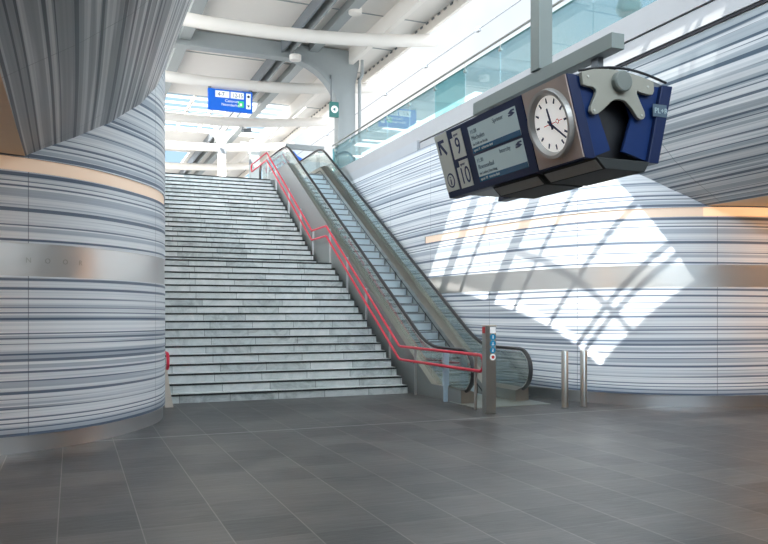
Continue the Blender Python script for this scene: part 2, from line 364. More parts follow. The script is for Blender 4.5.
# decks (platform level) on both sides of the stair trench, coping along their edges
box('ceiling_deck_right', M['asphalt'], None, 8.06, 24, -7, 60, 5.52, 6.02)
box('ceiling_deck_left', M['asphalt'], None, -16, 1.30, -7, 60, 5.62, 6.02)
box('floor_platform', M['asphalt'], None, 1.3, 8.06, 25.35, 60, 5.7, 6.07)
for nm in ('ceiling_passage_right','ceiling_passage_left','ceiling_deck_right','ceiling_deck_left','floor_platform'): tag(bpy.data.objects[nm], kind='structure')
t = MB().box(7.98, 8.14, -7, 30, 5.535, 5.80).box(7.95, 8.16, -7, 30, 5.82, 6.20); o = t.build('trim_7', M['coping']); tag(o, kind='structure')
o = MB().box(8.0, 8.12, -7, 30, 5.78, 5.84).box(8.0, 8.05, -7, 18, 5.49, 5.54).build('trim_8', M['slot']); tag(o, kind='structure')
o = box('trim_9', M['concrete'], None, 7.90, 7.985, 17.2, 26.2, 4.85, 5.86); tag(o, kind='structure')
o = box('trim_10', M['coping'], None, 1.22, 1.34, -7, 25.3, 5.64, 6.2); tag(o, kind='structure')
# back of the passage, behind the camera
o = MB().box(-16, 24, -7.3, -7, 0, 6.2).build('wall_back', M['concrete']); tag(o, kind='structure')
for nm, x in (('wall_left_end', -16), ('wall_right_end', 23.7)):
    o = MB().box(x, x+.3, -7, 9.3, 0, 3.6).build(nm, M['dgrey']); tag(o, kind='structure')

# ------------------------------------------------------------------ staircase
NR, RH = 38, .16
st = thing('staircase', 'wide flight of grey stone steps climbing to the platform with black nosings', 'stairs', (3.8, 13.95, 0))
def step_y(n): return 13.95+(n-1)*.284 if n <= 18 else 20.12+(n-19)*.275
for n in range(1, NR+1):
    y0 = step_y(n); y1 = step_y(n+1) if n not in (18, 38) else (20.12 if n == 18 else 25.36)
    z1 = n*RH
    s_ = MB().box(1.49, 6.2, y0, y1+.05, max(0, z1-.26), z1).build('step', M['stone'], st)
    MB().box(1.495, 6.195, y0-.012, y0+.006, z1-.036, z1-.002).build('nosing', M['nosing'], s_)
box('carcass', M['concrete'], st, 1.49, 6.2, 25.1, 25.36, 0, 5.8)

# ------------------------------------------------------------------ red handrails
def rail_path(hz, hi, hl, x, yend):
    # hz: height over floor at foot, hi/hl: heights over the landing and the top
    return [(x, yend, hz), (x, 14.3, hz), (x, 19.15, 2.88+hi), (x, 20.45, 2.88+hi), (x, 25.75, 6.08+hl), (x, 28.1, 6.08+hl)]
def fillet(P, r=.07):
    P = [Vector(p) for p in P]; out = [P[0]]
    for a, b, c in zip(P[:-2], P[1:-1], P[2:]):
        d1 = (a-b).normalized(); d2 = (c-b).normalized()
        for k in range(5): t = k/4; out.append(((b+d1*r)*(1-t)**2+b*2*t*(1-t)+(b+d2*r)*t*t))
    return out+[P[-1]]
def railing(x, yend, label, posts):
    t = thing('handrail', label, 'handrail', (x, 14, 0))
    up = rail_path(.92, .99, .98, x, yend+.13); lo = rail_path(.655, .73, .72, x, yend+.13)
    loop = []
    for k in range(9): a = PI/2+PI*k/8; loop.append(Vector((x, yend+.13+.13*math.cos(a), .7875+.1325*math.sin(a))))
    P = list(reversed(fillet(up))) + loop[1:-1] + fillet(lo)
    MB().tube(P, .027, 10).build('rail', M['red'], t, smooth=True)
    end = [Vector((x, 28.1, 7.06)), Vector((x, 28.2, 6.93)), Vector((x, 28.1, 6.80))]
    MB().tube(end, .027, 10).build('rail_end', M['red'], t, smooth=True)
    for y, z0, z1 in posts:
        p = MB().box(x+.018, x+.066, y-.012, y+.012, z0, z1).build('post', M['steel'], t, bevel=.003)
        MB().box(x-.02, x+.02, y-.01, y+.01, z1-.06, z1-.04).box(x-.02, x+.02, y-.01, y+.01, z1-.33, z1-.31).build('bracket', M['chrome'], p)
    return t
def stz(y):
    n = 0
    for k in range(1, NR+1):
        if step_y(k) <= y: n = k
    return n*RH
def railz(y):
    if y < 14.3: return .92
    if y < 19.15: return .92+(y-14.3)/4.85*(3.87-.92)
    if y < 20.45: return 3.87
    if y < 25.75: return 3.87+(y-20.45)/5.3*(7.06-3.87)
    return 7.06
ys = [11.2, 13.6, 14.9, 16.3, 17.6, 18.95, 20.45, 21.7, 23.0, 24.6, 25.75]
railing(6.17, 10.86, 'double red handrail on steel posts between the stairs and the escalator', [(y, stz(y), railz(y)+.03) for y in ys])
lr = railing(1.50, 13.33, 'double red handrail end showing beside the striped round pillar at the stair foot', [(y, stz(y), railz(y)+.03) for y in (14.6, 16.5, 18.9, 20.5, 23, 25.6)])
MB().prism([(1.46,13.42,0),(1.60,13.42,0),(1.54,13.42,.33),(1.49,13.42,.72),(1.46,13.42,.72)], (0,.05,0)).build('end_plate', M['beige'], lr)

# ------------------------------------------------------------------ escalator
XL, XR = 6.45, 7.62
S30 = .577
def es(y): return max(0, min(6.08, (y-13.35)*S30))          # walking line
esc = thing('escalator', 'escalator with glass sides and black moving handrails rising beside the stairs', 'escalator', (7.03, 13, 0))
def smoothpath(P, r): return fillet(P, r)
def hand(x):
    arc = []
    for k in range(13): a = -PI*.52+(-PI*.98)*k/12; arc.append(Vector((x, 12.08+.37*math.cos(a+PI*0), .575+.375*math.sin(a))))
    arc = [v for v in arc]
    line = fillet([(x, 12.08, .95), (x, 13.55, .95), (x, 24.15, 7.03), (x, 27.6, 7.03)], .55)
    top = [Vector((x, 27.6+.36*math.sin(a), 6.67+.36*math.cos(a))) for a in [PI*k/8 for k in range(1, 9)]]
    return arc+line[0:]+top
for x in (XL, XR):
    P = hand(x)
    hr = MB().tube(P, .028, 10, sx=1.55, up=None).build('moving_handrail', M['rubber'], esc, smooth=True)
    # chrome rail under the rubber
    Q = [Vector((p.x, p.y + (.03 if p.y < 11.95 else 0), p.z-.045 if p.z > .6 else p.z+.03)) for p in P]
    MB().tube(Q, .02, 8).build('guide_rail', M['chrome'], hr, smooth=True)
    # deck under the glass
    def dz(y):
        return .25 if y < 13.15 else min(6.36, .25+(y-13.15)*S30)
    yy = [11.95, 13.0, 13.15, 13.3]+[13.5+.5*k for k in range(21)]+[23.75, 24.0, 27.6]
    sgn = 1 if x == XL else -1
    inner, outer = (x+.17*sgn, x-.11*sgn)
    prof = [(y, dz(y)) for y in yy]
    b = MB()
    for (ya, za), (yb, zb) in zip(prof[:-1], prof[1:]):
        la, lb = (max(0, za-.42), max(0, zb-.42))
        b.quad((inner, ya, za-.05), (inner, yb, zb-.05), (x+.03*sgn, yb, zb), (x+.03*sgn, ya, za))
        b.quad((x+.03*sgn, ya, za), (x+.03*sgn, yb, zb), (outer, yb, zb), (outer, ya, za))
        b.quad((inner, ya, za-.05), (inner, yb, zb-.05), (inner, yb, lb), (inner, ya, la))
    b.quad((inner, 11.95, 0), (outer, 11.95, 0), (outer, 11.95, .25), (inner, 11.95, .2))
    b.build('decking', M['deck'], esc)
    b = MB()
    for (ya, za), (yb, zb) in zip(prof[:-1], prof[1:]):
        b.quad((outer, ya, za), (outer, yb, zb), (outer, yb, max(0, za-1.6)), (outer, ya, max(0, za-1.6)))
    b.build('outer_cladding', M['clad'], esc)
    k = inner+.004*sgn
    b = MB()
    for (ya, za), (yb, zb) in zip(prof[:-1], prof[1:]):
        if yb <= 13.1: continue
        b.quad((k, ya, za-.20), (k, yb, zb-.20), (k, yb, zb-.16), (k, ya, za-.16))
    b.build('brush_strip', M['rubber'], esc)
    # glass panels, each about 1.5 m
    def gz(y): return .90 if y < 13.5 else min(6.98, .90+(y-13.5)*S30*.995)
    cuts = [12.1, 13.35]+[13.35+1.53*i for i in range(1, 8)]+[25.7, 27.6]
    for i, (ya, yb) in enumerate(zip(cuts[:-1], cuts[1:])):
        b = MB(); n = 6
        top = []; bot = []
        for q in range(n+1):
            y = ya+.006+(yb-ya-.012)*q/n; top.append((x-.005, y, gz(y))); bot.append((x-.005, y, dz(y)-.01))
        if i == 0: top = [(x-.005, 12.08+.34*math.cos(a), .575+.33*math.sin(a)) for a in [PI*1.35-PI*.85*q/8 for q in range(8)]]+top[1:]
        b.prism(bot+list(reversed(top)), (.01, 0, 0)); b.build('glass_panel', M['glass'], esc)
# steps: landing tread, then inclined, each with riser
y = 12.95; k = 0
xs0, xs1 = XL+.185, XR-.185
run = .2/S30
stp = []
yb = 13.35
n_inc = int(6.08/.2)
for i in range(-1, n_inc+1):
    z = max(0.012, .2*(i+1)*1.0); z = min(z, 6.08)
    ya = yb+i*run
    b = MB().box(xs0, xs1, ya, ya+run+.02, max(.004, z-.03), z)
    b.box(xs0, xs1, ya+.0, ya+.02, max(.003, z-.2), z-.03)
    o = b.build('step', M['step'], esc)
    MB().box(xs0+.01, xs1-.01, ya-.006, ya+.004, z-.034, z-.004).build('edge', M['dgrey'], o)
    if z > .1: MB().box(xs0+.01, xs1-.01, ya-.003, ya+.003, z-.2, z-.18).build('cleat', M['nosing'], o)
box('comb_plate', M['plate'], esc, xs0, xs1, 12.3, 13.02, .0, .014)
box('landing_plate', M['plate'], esc, 6.30, 7.80, 11.35, 12.35, .0, .010)
box('truss', M['dgrey'], esc, XL+.0, XR, 24.3, 27.6, 5.75, 6.05)
b = MB(); b.prism([(XL-.05, 13.9, 0), (XL-.05, 24.6, 5.7), (XL-.05, 24.6, 0)], (XR-XL+.1, 0, 0)); b.build('underside', M['dgrey'], esc)
# reflection on the inner left skirt, drawn as rows of pale dashes
b = MB()
for i in range(26):
    ya = 17.6+i*.23; za = es(ya)+.32
    b.prism([(XL+.012, ya, za), (XL+.012, ya+.13, za+.13*S30), (XL+.012, ya+.13, za+.13*S30+.05), (XL+.012, ya, za+.05)], (.002, 0, 0))
    b.prism([(XL+.012, ya, za+.12), (XL+.012, ya+.13, za+.12+.13*S30), (XL+.012, ya+.13, za+.13*S30+.17), (XL+.012, ya, za+.17)], (.002, 0, 0))
b.build('reflected_dashes', M['frost'], esc)

# pale screen post beside the newel, information post, bollards
t = thing('barrier_post', 'pale blue steel post with screen plate beside the left escalator newel', 'post', (6.26, 12.38, 0))
box('post', M['frost'], t, 6.205, 6.29, 12.36, 12.395, 0, .94, .004)
box('screen_plate', M['frost'], t, 6.205, 6.335, 12.40, 12.415, .28, .93, .003)
t = thing('information_post', 'square grey steel post with blue pictogram stickers at the handrail end', 'post', (6.18, 10.71, 0))
box('body', M['steel_dark'], t, 6.085, 6.275, 10.64, 10.76, 0, 1.40, .006)
box('cap', M['beige'], t, 6.078, 6.282, 10.633, 10.767, 1.40, 1.415, .002)
box('white_sticker', M['inkw'], t, 6.16, 6.262, 10.632, 10.638, 1.285, 1.385)
box('red_sticker', M['redp'], t, 6.077, 6.083, 10.66, 10.74, 1.285, 1.385)
for i, ch in enumerate(('*', 'i', 'f')):
    z = 1.225-i*.105
    s_ = MB().lathe([(.052, 0), (.052, .005)], (6.212, 10.634, z), 20, 'Y').build('pictogram_sticker', M['cyan'], t)
    # small person / arrow marks
    b = MB().box(6.206, 6.218, 10.630, 10.634, z-.024, z+.008).lathe([(.008, 0), (.008, .003)], (6.212, 10.630, z+.018), 10, 'Y')
    if i == 1: b.box(6.190, 6.234, 10.630, 10.634, z-.024, z-.014)
    if i == 2: b.box(6.196, 6.206, 10.630, 10.634, z-.02, z-.004)
    b.build('pictogram', M['inkw'], s_)
s_ = MB().lathe([(.052, 0), (.052, .005)], (6.212, 10.634, .905), 20, 'Y').build('warning_sticker', M['inkw'], t)
MB().lathe([(.026, 0), (.026, .003)], (6.212, 10.630, .905), 16, 'Y').build('red_ring', M['redp'], s_)
for x, y, lab in ((7.70, 10.80, 'brushed steel bollard nearer the escalator before the striped wall'), (8.10, 10.82, 'brushed steel bollard farther right from the escalator before the striped wall')):
    t = thing('bollard', lab, 'bollard', (x, y, 0), 'steel bollards by the escalator')
    MB().lathe([(.058, 0), (.058, .955), (.050, .968), (.0, .97)], (x, y, 0), 28).build('tube', M['steel_dark'], t, smooth=True)
    MB().lathe([(.066, 0), (.066, .014)], (x, y, 0), 28).build('foot_ring', M['chrome'], t, smooth=True)

# ------------------------------------------------------------------ hanging departure board with clock
YN, YF = 5.45, 8.02
g = thing('sign_gantry', 'grey green square ceiling pole with long box beam carrying the departure board', 'gantry', (4.47, 6.7, 3.96))
box('beam', M['mgrey'], g, 4.40, 4.54, 5.48, 8.0, 3.96, 4.10, .006)
box('pole', M['mgrey'], g, 4.38, 4.54, 6.58, 6.74, 4.10, 6.26, .004)
box('cross_beam', M['mgrey'], g, 1.30, 8.0, 6.52, 6.80, 6.26, 6.50, .01)
for y in (5.72, 7.6): box('hanger', M['dgrey'], g, 4.44, 4.50, y, y+.10, 3.757, 3.96)
d = thing('departure_board', 'long blue double sided departure board with round station clock and platform numbers', 'sign', (4.47, 6.7, 3))
XT, XB, ZT, ZB = 3.90, 4.10, 3.67, 2.96
XT2, XB2 = 5.03, 4.87
# two slabs leaning towards the floor
def slab(xt, xb, th, y0, y1, name, m): 
    return MB().prism([(xt, y0, ZT), (xb, y0, ZB), (xb+th, y0, ZB), (xt+th, y0, ZT)], (0, y1-y0, 0)).build(name, m, d, bevel=.006)
s1 = slab(XT, XB, .11, YN, YF, 'near_side_panel', M['navy'])
s2 = slab(XT2-.12, XB2-.12, .12, YN-.03, YF, 'far_side_panel', M['navy'])
MB().prism([(XT+.12, YN+.12, ZT-.02), (XB+.12, YN+.12, ZB+.04), (XB2-.13, YN+.12, ZB+.04), (XT2-.13, YN+.12, ZT-.02)], (0, YF-YN-.2, 0)).build('core', M['black'], d)
# blue end fillets either side of the dark recess
MB().prism([(x, YN+.01, z) for x, z in ((4.01,3.66),(4.42,3.66),(4.24,3.36),(4.37,3.05),(4.205,2.985))], (0, .03, 0)).build('end_panel', M['blue'], d)
MB().prism([(x, YN+.01, z) for x, z in ((4.905,3.66),(4.46,3.66),(4.60,3.36),(4.50,3.05),(4.755,2.985))], (0, .03, 0)).build('end_panel', M['blue'], d)
# curved black roof rails of the box
arc = [(4.02+.95*k/12, 3.70+.075*math.sin(PI*k/12)) for k in range(13)]
for y in (YN-.01, YN+.45): MB().tube([(a, y, z) for a, z in arc], .012, 8).build('roof_hoop', M['black'], d, smooth=True)
MB().prism([(4.02,YN+.02,3.66)]+[(a, YN+.02, z-.02) for a, z in arc]+[(4.97,YN+.02,3.66)], (0, YF-YN-.1, 0)).build('roof_cover', M['dgrey'], d)
# beige spider bracket on the end, with hub
br = [(4.024,3.682),(4.10,3.705),(4.158,3.722),(4.26,3.735),(4.363,3.741),(4.47,3.738),(4.572,3.727),(4.69,3.708),(4.802,3.68),(4.806,3.60),(4.79,3.567),(4.74,3.562),(4.66,3.572),(4.618,3.582),(4.615,3.555),(4.633,3.522),(4.70,3.403),(4.706,3.365),(4.688,3.34),(4.65,3.333),(4.618,3.35),(4.56,3.42),(4.497,3.472),(4.46,3.486),(4.422,3.488),(4.37,3.478),(4.333,3.455),(4.25,3.38),(4.20,3.343),(4.16,3.330),(4.135,3.335),(4.118,3.36),(4.121,3.39),(4.165,3.49),(4.178,3.525),(4.173,3.548),(4.14,3.565),(4.08,3.567),(4.040,3.573)]
bk = MB().prism([(a, YN-.045, z) for a, z in br], (0, .04, 0)).build('end_bracket', M['bracket'], d, bevel=.005)
MB().lathe([(.092, 0), (.092, -.05), (.080, -.062), (.0, -.063)], (4.428, YN-.045, 3.634), 28, 'Y').build('hub_cap', M['hub'], bk, smooth=True)
for a, z in ((4.09, 3.65), (4.735, 3.63), (4.155, 3.365), (4.665, 3.37)):
    MB().lathe([(.012, 0), (.010, -.006)], (a, YN-.045, z), 10, 'Y').build('bolt', M['steel_dark'], bk)
# long lamp boxes under the board
for y0, y1 in ((5.36, 6.18), (6.24, 7.1)):
    b = MB().prism([(4.14, y0, 2.955), (4.72, y0, 2.955), (4.66, y0, 2.86), (4.24, y0, 2.86)], (0, y1-y0, 0)); q = b.build('under_box', M['nosing'], d, bevel=.006)
    MB().prism([(4.150, y0+.03, 2.936), (4.228, y0+.03, 2.866), (4.236, y0+.03, 2.87), (4.16, y0+.03, 2.94)], (0, y1-y0-.06, 0)).build('diffuser', M['grey'], q)
# face of the near side: local frame, a to the right (towards the viewer), b up the face
FB = Vector((XB, YF, ZB)); e1 = Vector((0,-1,0)); e2 = Vector((XT-XB, 0, ZT-ZB)).normalized(); e3 = e1.cross(e2)
HF = math.hypot(XT-XB, ZT-ZB)
def F(a, b, off=0): return FB+e1*a+e2*b+e3*off
def plate(name, m, a0, a1, b0, b1, off, th, parent, pts=None):
    pts = pts or [(a0, b0), (a1, b0), (a1, b1), (a0, b1)]
    return MB().prism([F(a, b, off) for a, b in pts], e3*th).build(name, m, parent)
def ftext(s, size, m, a, b, off, parent, name='lettering', align='LEFT', sx=1.): return text(name, s, size, m, parent, frame(F(a, b, off), e1, e2), align=align, sx=sx)
cp = plate('arrow_panel', M['cream'], .015, .30, .07, HF-.01, .001, .008, d)
A = [(.06,.50),(.06,.66),(.21,.66),(.21,.625),(.125,.625),(.235,.50),(.205,.475),(.095,.595),(.095,.50)]
plate('arrow', M['ink'], 0, 0, 0, 0, .009, .002, cp, A)
ringp = [(.165+.085*math.cos(2*PI*k/28), .19+.085*math.sin(2*PI*k/28)) for k in range(28)]
ic = plate('information_disc', M['ink'], 0, 0, 0, 0, .009, .002, cp, ringp)
plate('disc_inner', M['cream'], 0, 0, 0, 0, .011, .001, ic, [(.165+.066*math.cos(2*PI*k/28), .19+.066*math.sin(2*PI*k/28)) for k in range(28)])
ftext('i', .15, M['ink'], .165, .137, .013, ic, align='CENTER', sx=1.5)
for num, b0 in (('9', .395), ('10', .065)):
    p = plate('platform_number_panel', M['cream'], 0, 0, 0, 0, .001, .008, d, [(.36, b0), (.63, b0), (.63, b0+.30), (.43, b0+.30), (.43, b0+.235), (.36, b0+.235)])
    ftext(num, .26, M['ink'], .505, b0+.045, .010, p, 'number', 'CENTER', .9)
    ftext('spoor', .045, M['ink'], .45, b0+.245, .010, p, 'lettering')
scr = plate('screen_frame', M['navy'], .69, 1.87, .005, HF-.005, .001, .012, d)
for b0, brand, tm, dest, via, sub in ((.385, 'Sprinter', '11:28', 'Mechelen', 'via Delft en Breda', 'spoor 9   achterste deel'), (.075, 'Intercity', '11:30', 'Roosendaal', 'via Leiden, Den Haag', 'spoor 10   voorste deel')):
    p = plate('display', M['lcd'], .80, 1.74, b0, b0+.28, .0135, .003, scr)
    q = plate('blue_band', M['lcd_d'], .80, 1.74, b0-.005, b0+.052, .0166, .002, p)
    ftext(sub, .040, M['lcd'], .83, b0+.012, .020, q)
    ftext(brand, .062, M['inkg'], 1.30, b0+.215, .0175, p)
    plate('operator_mark', M['ink'], 0, 0, 0, 0, .0175, .0015, p, [(1.60, b0+.235), (1.66, b0+.262), (1.72, b0+.262), (1.72, b0+.245), (1.67, b0+.245), (1.72, b0+.222), (1.66, b0+.205), (1.60, b0+.205), (1.60, b0+.222), (1.65, b0+.222)])
    ftext(tm, .060, M['inkg'], .83, b0+.200, .0175, p); ftext(dest, .070, M['inkg'], .83, b0+.130, .0175, p); ftext(via, .042, M['inkg'], .83, b0+.072, .0175, p)
ck = plate('clock_panel', M['taupe'], 1.885, 2.56, .012, HF-.004, .001, .012, d)
cc = F(2.235, .375, .013); R = .285
def disc(name, m, r, off, th, parent, n=48, ca=2.235, cb=.375): return plate(name, m, 0, 0, 0, 0, off, th, parent, [(ca+r*math.cos(2*PI*k/n), cb+r*math.sin(2*PI*k/n)) for k in range(n)])
R = .25
rb = MB(); n_ = 56
for k in range(n_):
    a0, a1 = 2*PI*k/n_, 2*PI*(k+1)/n_
    def P_(r, a, o): return F(2.235+r*math.cos(a), .375+r*math.sin(a), o)
    rb.quad(P_(.315, a0, .013), P_(.315, a1, .013), P_(.305, a1, .06), P_(.305, a0, .06))
    rb.quad(P_(.305, a0, .06), P_(.305, a1, .06), P_(.275, a1, .058), P_(.275, a0, .058))
    rb.quad(P_(.275, a0, .058), P_(.275, a1, .058), P_(R, a1, .016), P_(R, a0, .016))
rm = rb.build('clock_rim', M['rim'], ck); dl = disc('clock_dial', M['dial'], R+.004, .014, .003, rm)
def hand_pts(ang, w, l0, l1):
    c_, s_ = math.cos(ang), math.sin(ang)       # ang clockwise from 12
    return [(2.235+p*c_+q*s_, .375-p*s_+q*c_) for p, q in ((-w, l0), (w, l0), (w*.75, l1), (-w*.75, l1))]
for h in range(12):
    plate('hour_mark', M['ink'], 0, 0, 0, 0, .018, .0015, dl, hand_pts(h*PI/6, .011, .185, .232))
plate('hour_hand', M['ink'], 0, 0, 0, 0, .021, .003, dl, hand_pts(math.radians(-6), .014, -.05, .145))
plate('minute_hand', M['ink'], 0, 0, 0, 0, .025, .003, dl, hand_pts(math.radians(132), .011, -.05, .235))
sh = plate('second_hand', M['redp'], 0, 0, 0, 0, .029, .002, dl, hand_pts(math.radians(88), .004, -.10, .18))
disc('clock_boss', M['ink'], .018, .031, .003, dl, 20)
disc('second_hand_ring', M['redp'], .022, .0312, .001, sh, 20, 2.235+.11, .379); disc('ring_centre', M['dial'], .014, .0324, .0006, sh, 16, 2.235+.11, .379); 
# small print on the end of the far side panel
Y_ = YN-.032
ep = MB().box(4.80, 4.955, Y_-.004, Y_, 3.38, 3.49).build('end_sticker', M['inkg'], s2)
text('lettering', 'PL+R', .07, M['lcd'], ep, frame((4.815, Y_-.006, 3.41), (1,0,0), (0,0,1)))

# ------------------------------------------------------------------ glass balustrade along the platform edge
t = thing('glass_balustrade', 'teal tinted glass balustrade with steel top rail along the right platform edge', 'balustrade', (8.05, 10, 6.2))
yy = 24.0
i = 0
while yy > -6:
    box('glass_panel', M['glass_teal2'] if i in (5, ) else M['glass_teal'], t, 8.045, 8.06, yy-1.49, yy-.01, 6.21, 7.02)
    c_ = MB().box(8.0, 8.045, yy-.10, yy-.02, 6.90, 6.95).box(8.005, 8.02, yy-.08, yy-.065, 6.93, 7.12).build('clamp', M['steel_dark'], t)
    yy -= 1.5; i += 1
MB().tube([(8.02, -6, 7.13), (8.02, 24.2, 7.13)], .024, 10).build('top_rail', M['steel_dark'], t, smooth=True)
box('glass_edge_rail', M['teal'], t, 8.04, 8.065, -6, 24.0, 7.02, 7.035)
box('foot_channel', M['steel'], t, 8.02, 8.085, -6, 24.0, 6.195, 6.225)
# glass screen across the platform behind the escalator head
t = thing('glass_screen', 'green tinted glass screen standing at the head of the right escalator side', 'screen', (8.2, 24.4, 6.2))
box('pane', M['glass_teal2'], t, 8.06, 8.95, 24.30, 24.315, 6.06, 7.05)
box('frame', M['steel'], t, 8.06, 8.95, 24.29, 24.325, 7.05, 7.08)
t = thing('floodlight', 'teal flared floodlight standing behind the glass balustrade at the top right', 'light', (8.35, 10.1, 6.02))
MB().lathe([(.05, 0), (.05, .42), (.09, .46), (.10, .5)], (8.45, 10.1, 6.02), 16).build('stand', M['teal'], t, smooth=True)
MB().lathe([(.16, .48), (.20, .56), (.20, .62), (.14, .78), (.12, .95)], (8.45, 10.1, 6.02), 20).build('housing', M['teal'], t, smooth=True)
box('clip', M['green'], t, 8.40, 8.50, 10.05, 10.15, 6.02, 6.05)

# ------------------------------------------------------------------ platform canopy
ZC = 10.36
cn = thing('platform_canopy', 'cream platform canopy roof on curved white crossbeams and long grey girders', 'canopy', (4.5, 26, ZC))
X0, X1 = -1.2, 10.05
rows = [(-4, 4.25, [], []), (4.25, 10.8, [(3.14, 5.32)], [(3.14, 5.32)]), (10.8, 31.5, [], []),
        (31.5, 38, [(1.0, 9.3)], [(1.0, 9.3)]), (38, 43, [], []), (43, 47, [(1, 6)], [(1, 6)]), (47, 66, [], [])]
b = MB()
for ya, yb, ga, gb in rows:
    ea = [X0]+[v for p in ga for v in p]+[X1]; eb = [X0]+[v for p in gb for v in p]+[X1]
    for q in range(0, len(ea), 2):
        b.prism([(ea[q], ya, ZC), (ea[q+1], ya, ZC), (eb[q+1], yb, ZC), (eb[q], yb, ZC)], (0, 0, .12))
b.build('roof_panel', M['roof'], cn)
# ribs crossing the roof panels (joints)
b = MB()
for k in range(9): y = 13.0+2.65*k; b.box(X0, X1, y-.02, y+.02, ZC-.02, ZC)
b.build('panel_joint', M['grey'], cn)
def cb(y):
    P = []
    for k in range(25):
        x = X0+.1+(X1-X0-.0)*k/24; P.append((x, y, 9.36+.0135*(x-4.4)**2+.0))
    return MB().tube(P, .19, 12, sx=.8, up=(0,0,1)).build('crossbeam', M['white'], cn, smooth=True)
for y in (15.5, 20.8, 26.1, 31.4, 36.7, 42.0, 47.3, 52.6): cb(y)
for x, w, m, z0 in ((3.2, .34, 'grey', 9.95), (8.6, .16, 'white', 9.85), (9.98, .10, 'white', 10.05), (7.3, .30, 'grey', 10.1)):
    box('girder', M[m], cn, x-w/2, x+w/2, 12.0, 60, z0, ZC)
for x in (6.25, 6.55):
    box('girder', M['dgrey'] if x < 6.4 else M['grey'], cn, x-.03, x+.03, 12, 60, 9.95, ZC-.02)
b = MB()
for k in range(60): y = 14+.75*k; b.box(6.56, 6.64, y, y+.45, 10.0, 10.2)
b.build('girder_bracket', M['white'], cn); cn.children[-1]['kind'] = 'stuff'
b = MB()
for k in range(110): y = 14+.4*k; b.box(9.90, 9.93, y, y+.14, 10.29, 10.34)
g_ = b.build('fascia_cleat', M['dgrey'], cn); g_['kind'] = 'stuff'
# gutter line, bars of the far skylight
for k in range(7):
    box('skylight_bar', M['white'], cn, 1, 9.3, 32.2+k*.9, 32.26+k*.9, ZC+.02, ZC+.1)
for x in (2.4, 4.6, 5.6): box('skylight_bar', M['white'], cn, x, x+.1, 31.5, 38, ZC, ZC+.1)
# skylight over the passage: its bars make the ladder of shadow on the wall
sk = thing('roof_skylight', 'glazed opening with dark bars in the roof above the passage', 'skylight', (4.3, 8, ZC))
for y, w in ((4.76, .05), (4.97, .05), (5.82, .055), (6.99, .055), (7.87, .27), (9.12, .07), (9.92, .27)):
    box('bar', M['grey'], sk, 3.2, 5.5, y-w/2, y+w/2, ZC-.03, ZC+.06)
box('long_bar', M['grey'], sk, 3.83, 3.875, 4.2, 8.0, ZC-.03, ZC+.06)
box('pane', M['glass_clear'], sk, 3.22, 5.46, 4.2, 10.85, ZC+.125, ZC+.133)

# portal frame: column on the right sweeping into a beam across the roof
def portal(y, label):
    t = thing('canopy_column', label, 'column', (8.45, y, 6.02))
    prof = [(8.15, y, 6.02), (8.76, y, 6.02), (8.76, y, 9.2), (8.9, y, 9.9), (8.9, y, 10.3), (.6, y, 10.3), (.6, y, 9.78), (6.3, y, 9.80)]
    for k in range(1, 10):
        a = PI/2*k/10; prof.append((6.3+1.85*math.sin(a), y, 8.25+1.57*math.cos(a)))
    prof.append((8.15, y, 8.2))
    MB().prism(prof, (0, .28, 0)).build('frame', M['grey'], t, bevel=.02)
    q = [(x, yy-.06, z) for x, yy, z in prof[7:]]+[(8.15, y-.06, 6.02)]
    inn = [(p[0]+(.08 if i > 1 else 0), p[1], p[2]+(.07 if i < len(q)-4 else 0)) for i, p in enumerate(q)]
    q0 = [(.6, y-.06, 9.78)]+q; inn0 = [(.6, y-.06, 9.85)]+inn
    q0 = [(a-.015, b_2, c-.015) for a, b_2, c in q0]
    b = MB()
    for i in range(len(q0)-1): b.prism([q0[i], q0[i+1], inn0[i+1], inn0[i]], (0, .40, 0))
    b.build('flange', M['grey'], t)
    MB().tube([(8.86, y-.12, 6.05), (8.86, y-.12, 9.3), (8.95, y-.12, 9.5), (8.95, y-.12, 10.0)], .055, 10).build('rain_pipe', M['grey'], t, smooth=True)
    return t
portal(24.0, 'grey steel canopy column curving into a roof beam behind the escalator')
for x, y, w, m, lab in ((6.42, 35.6, .17, 'white', 'white canopy column standing on the far platform beyond the stairs'), (8.38, 37.6, .22, 'grey', 'grey canopy column behind the upper end of the red handrail')):
    t = thing('canopy_column', lab, 'column', (x, y, 6.07))
    box('shaft', M[m], t, x-w, x+w, y-w*.8, y+w*.8, 6.07, 10.1, .02)
    MB().prism([(x-w*.8, y, 9.3), (x+w*.8, y, 9.3), (x+w*3.2, y, 10.0), (x-w*3.2, y, 10.0)], (0, .1, 0)).build('head', M[m], t)
    box('collar', M['dgrey'], t, x-w-.01, x+w+.01, y-w*.8-.01, y+w*.8+.01, 8.9, 9.15)
for x, y, z, lab in ((2.62, 23.7, 9.78, 'white drum lamp at the left end of the grey roof beam'), (6.62, 23.75, 9.66, 'white drum lamp where the grey roof beam begins to curve'), (7.4, 20.3, 10.02, 'white drum lamp under the near canopy roof at the top edge')):
    t = thing('ceiling_light', lab, 'lamp', (x, y, z), 'drum lamps under the canopy')
    MB().lathe([(.18, 0), (.19, .02), (.19, .16), (.16, .18)], (x, y, z), 24).build('housing', M['white'], t, smooth=True)
    MB().lathe([(.03, .18), (.03, ZC-z-.02)], (x, y, z), 10).build('stem', M['grey'], t, smooth=True)

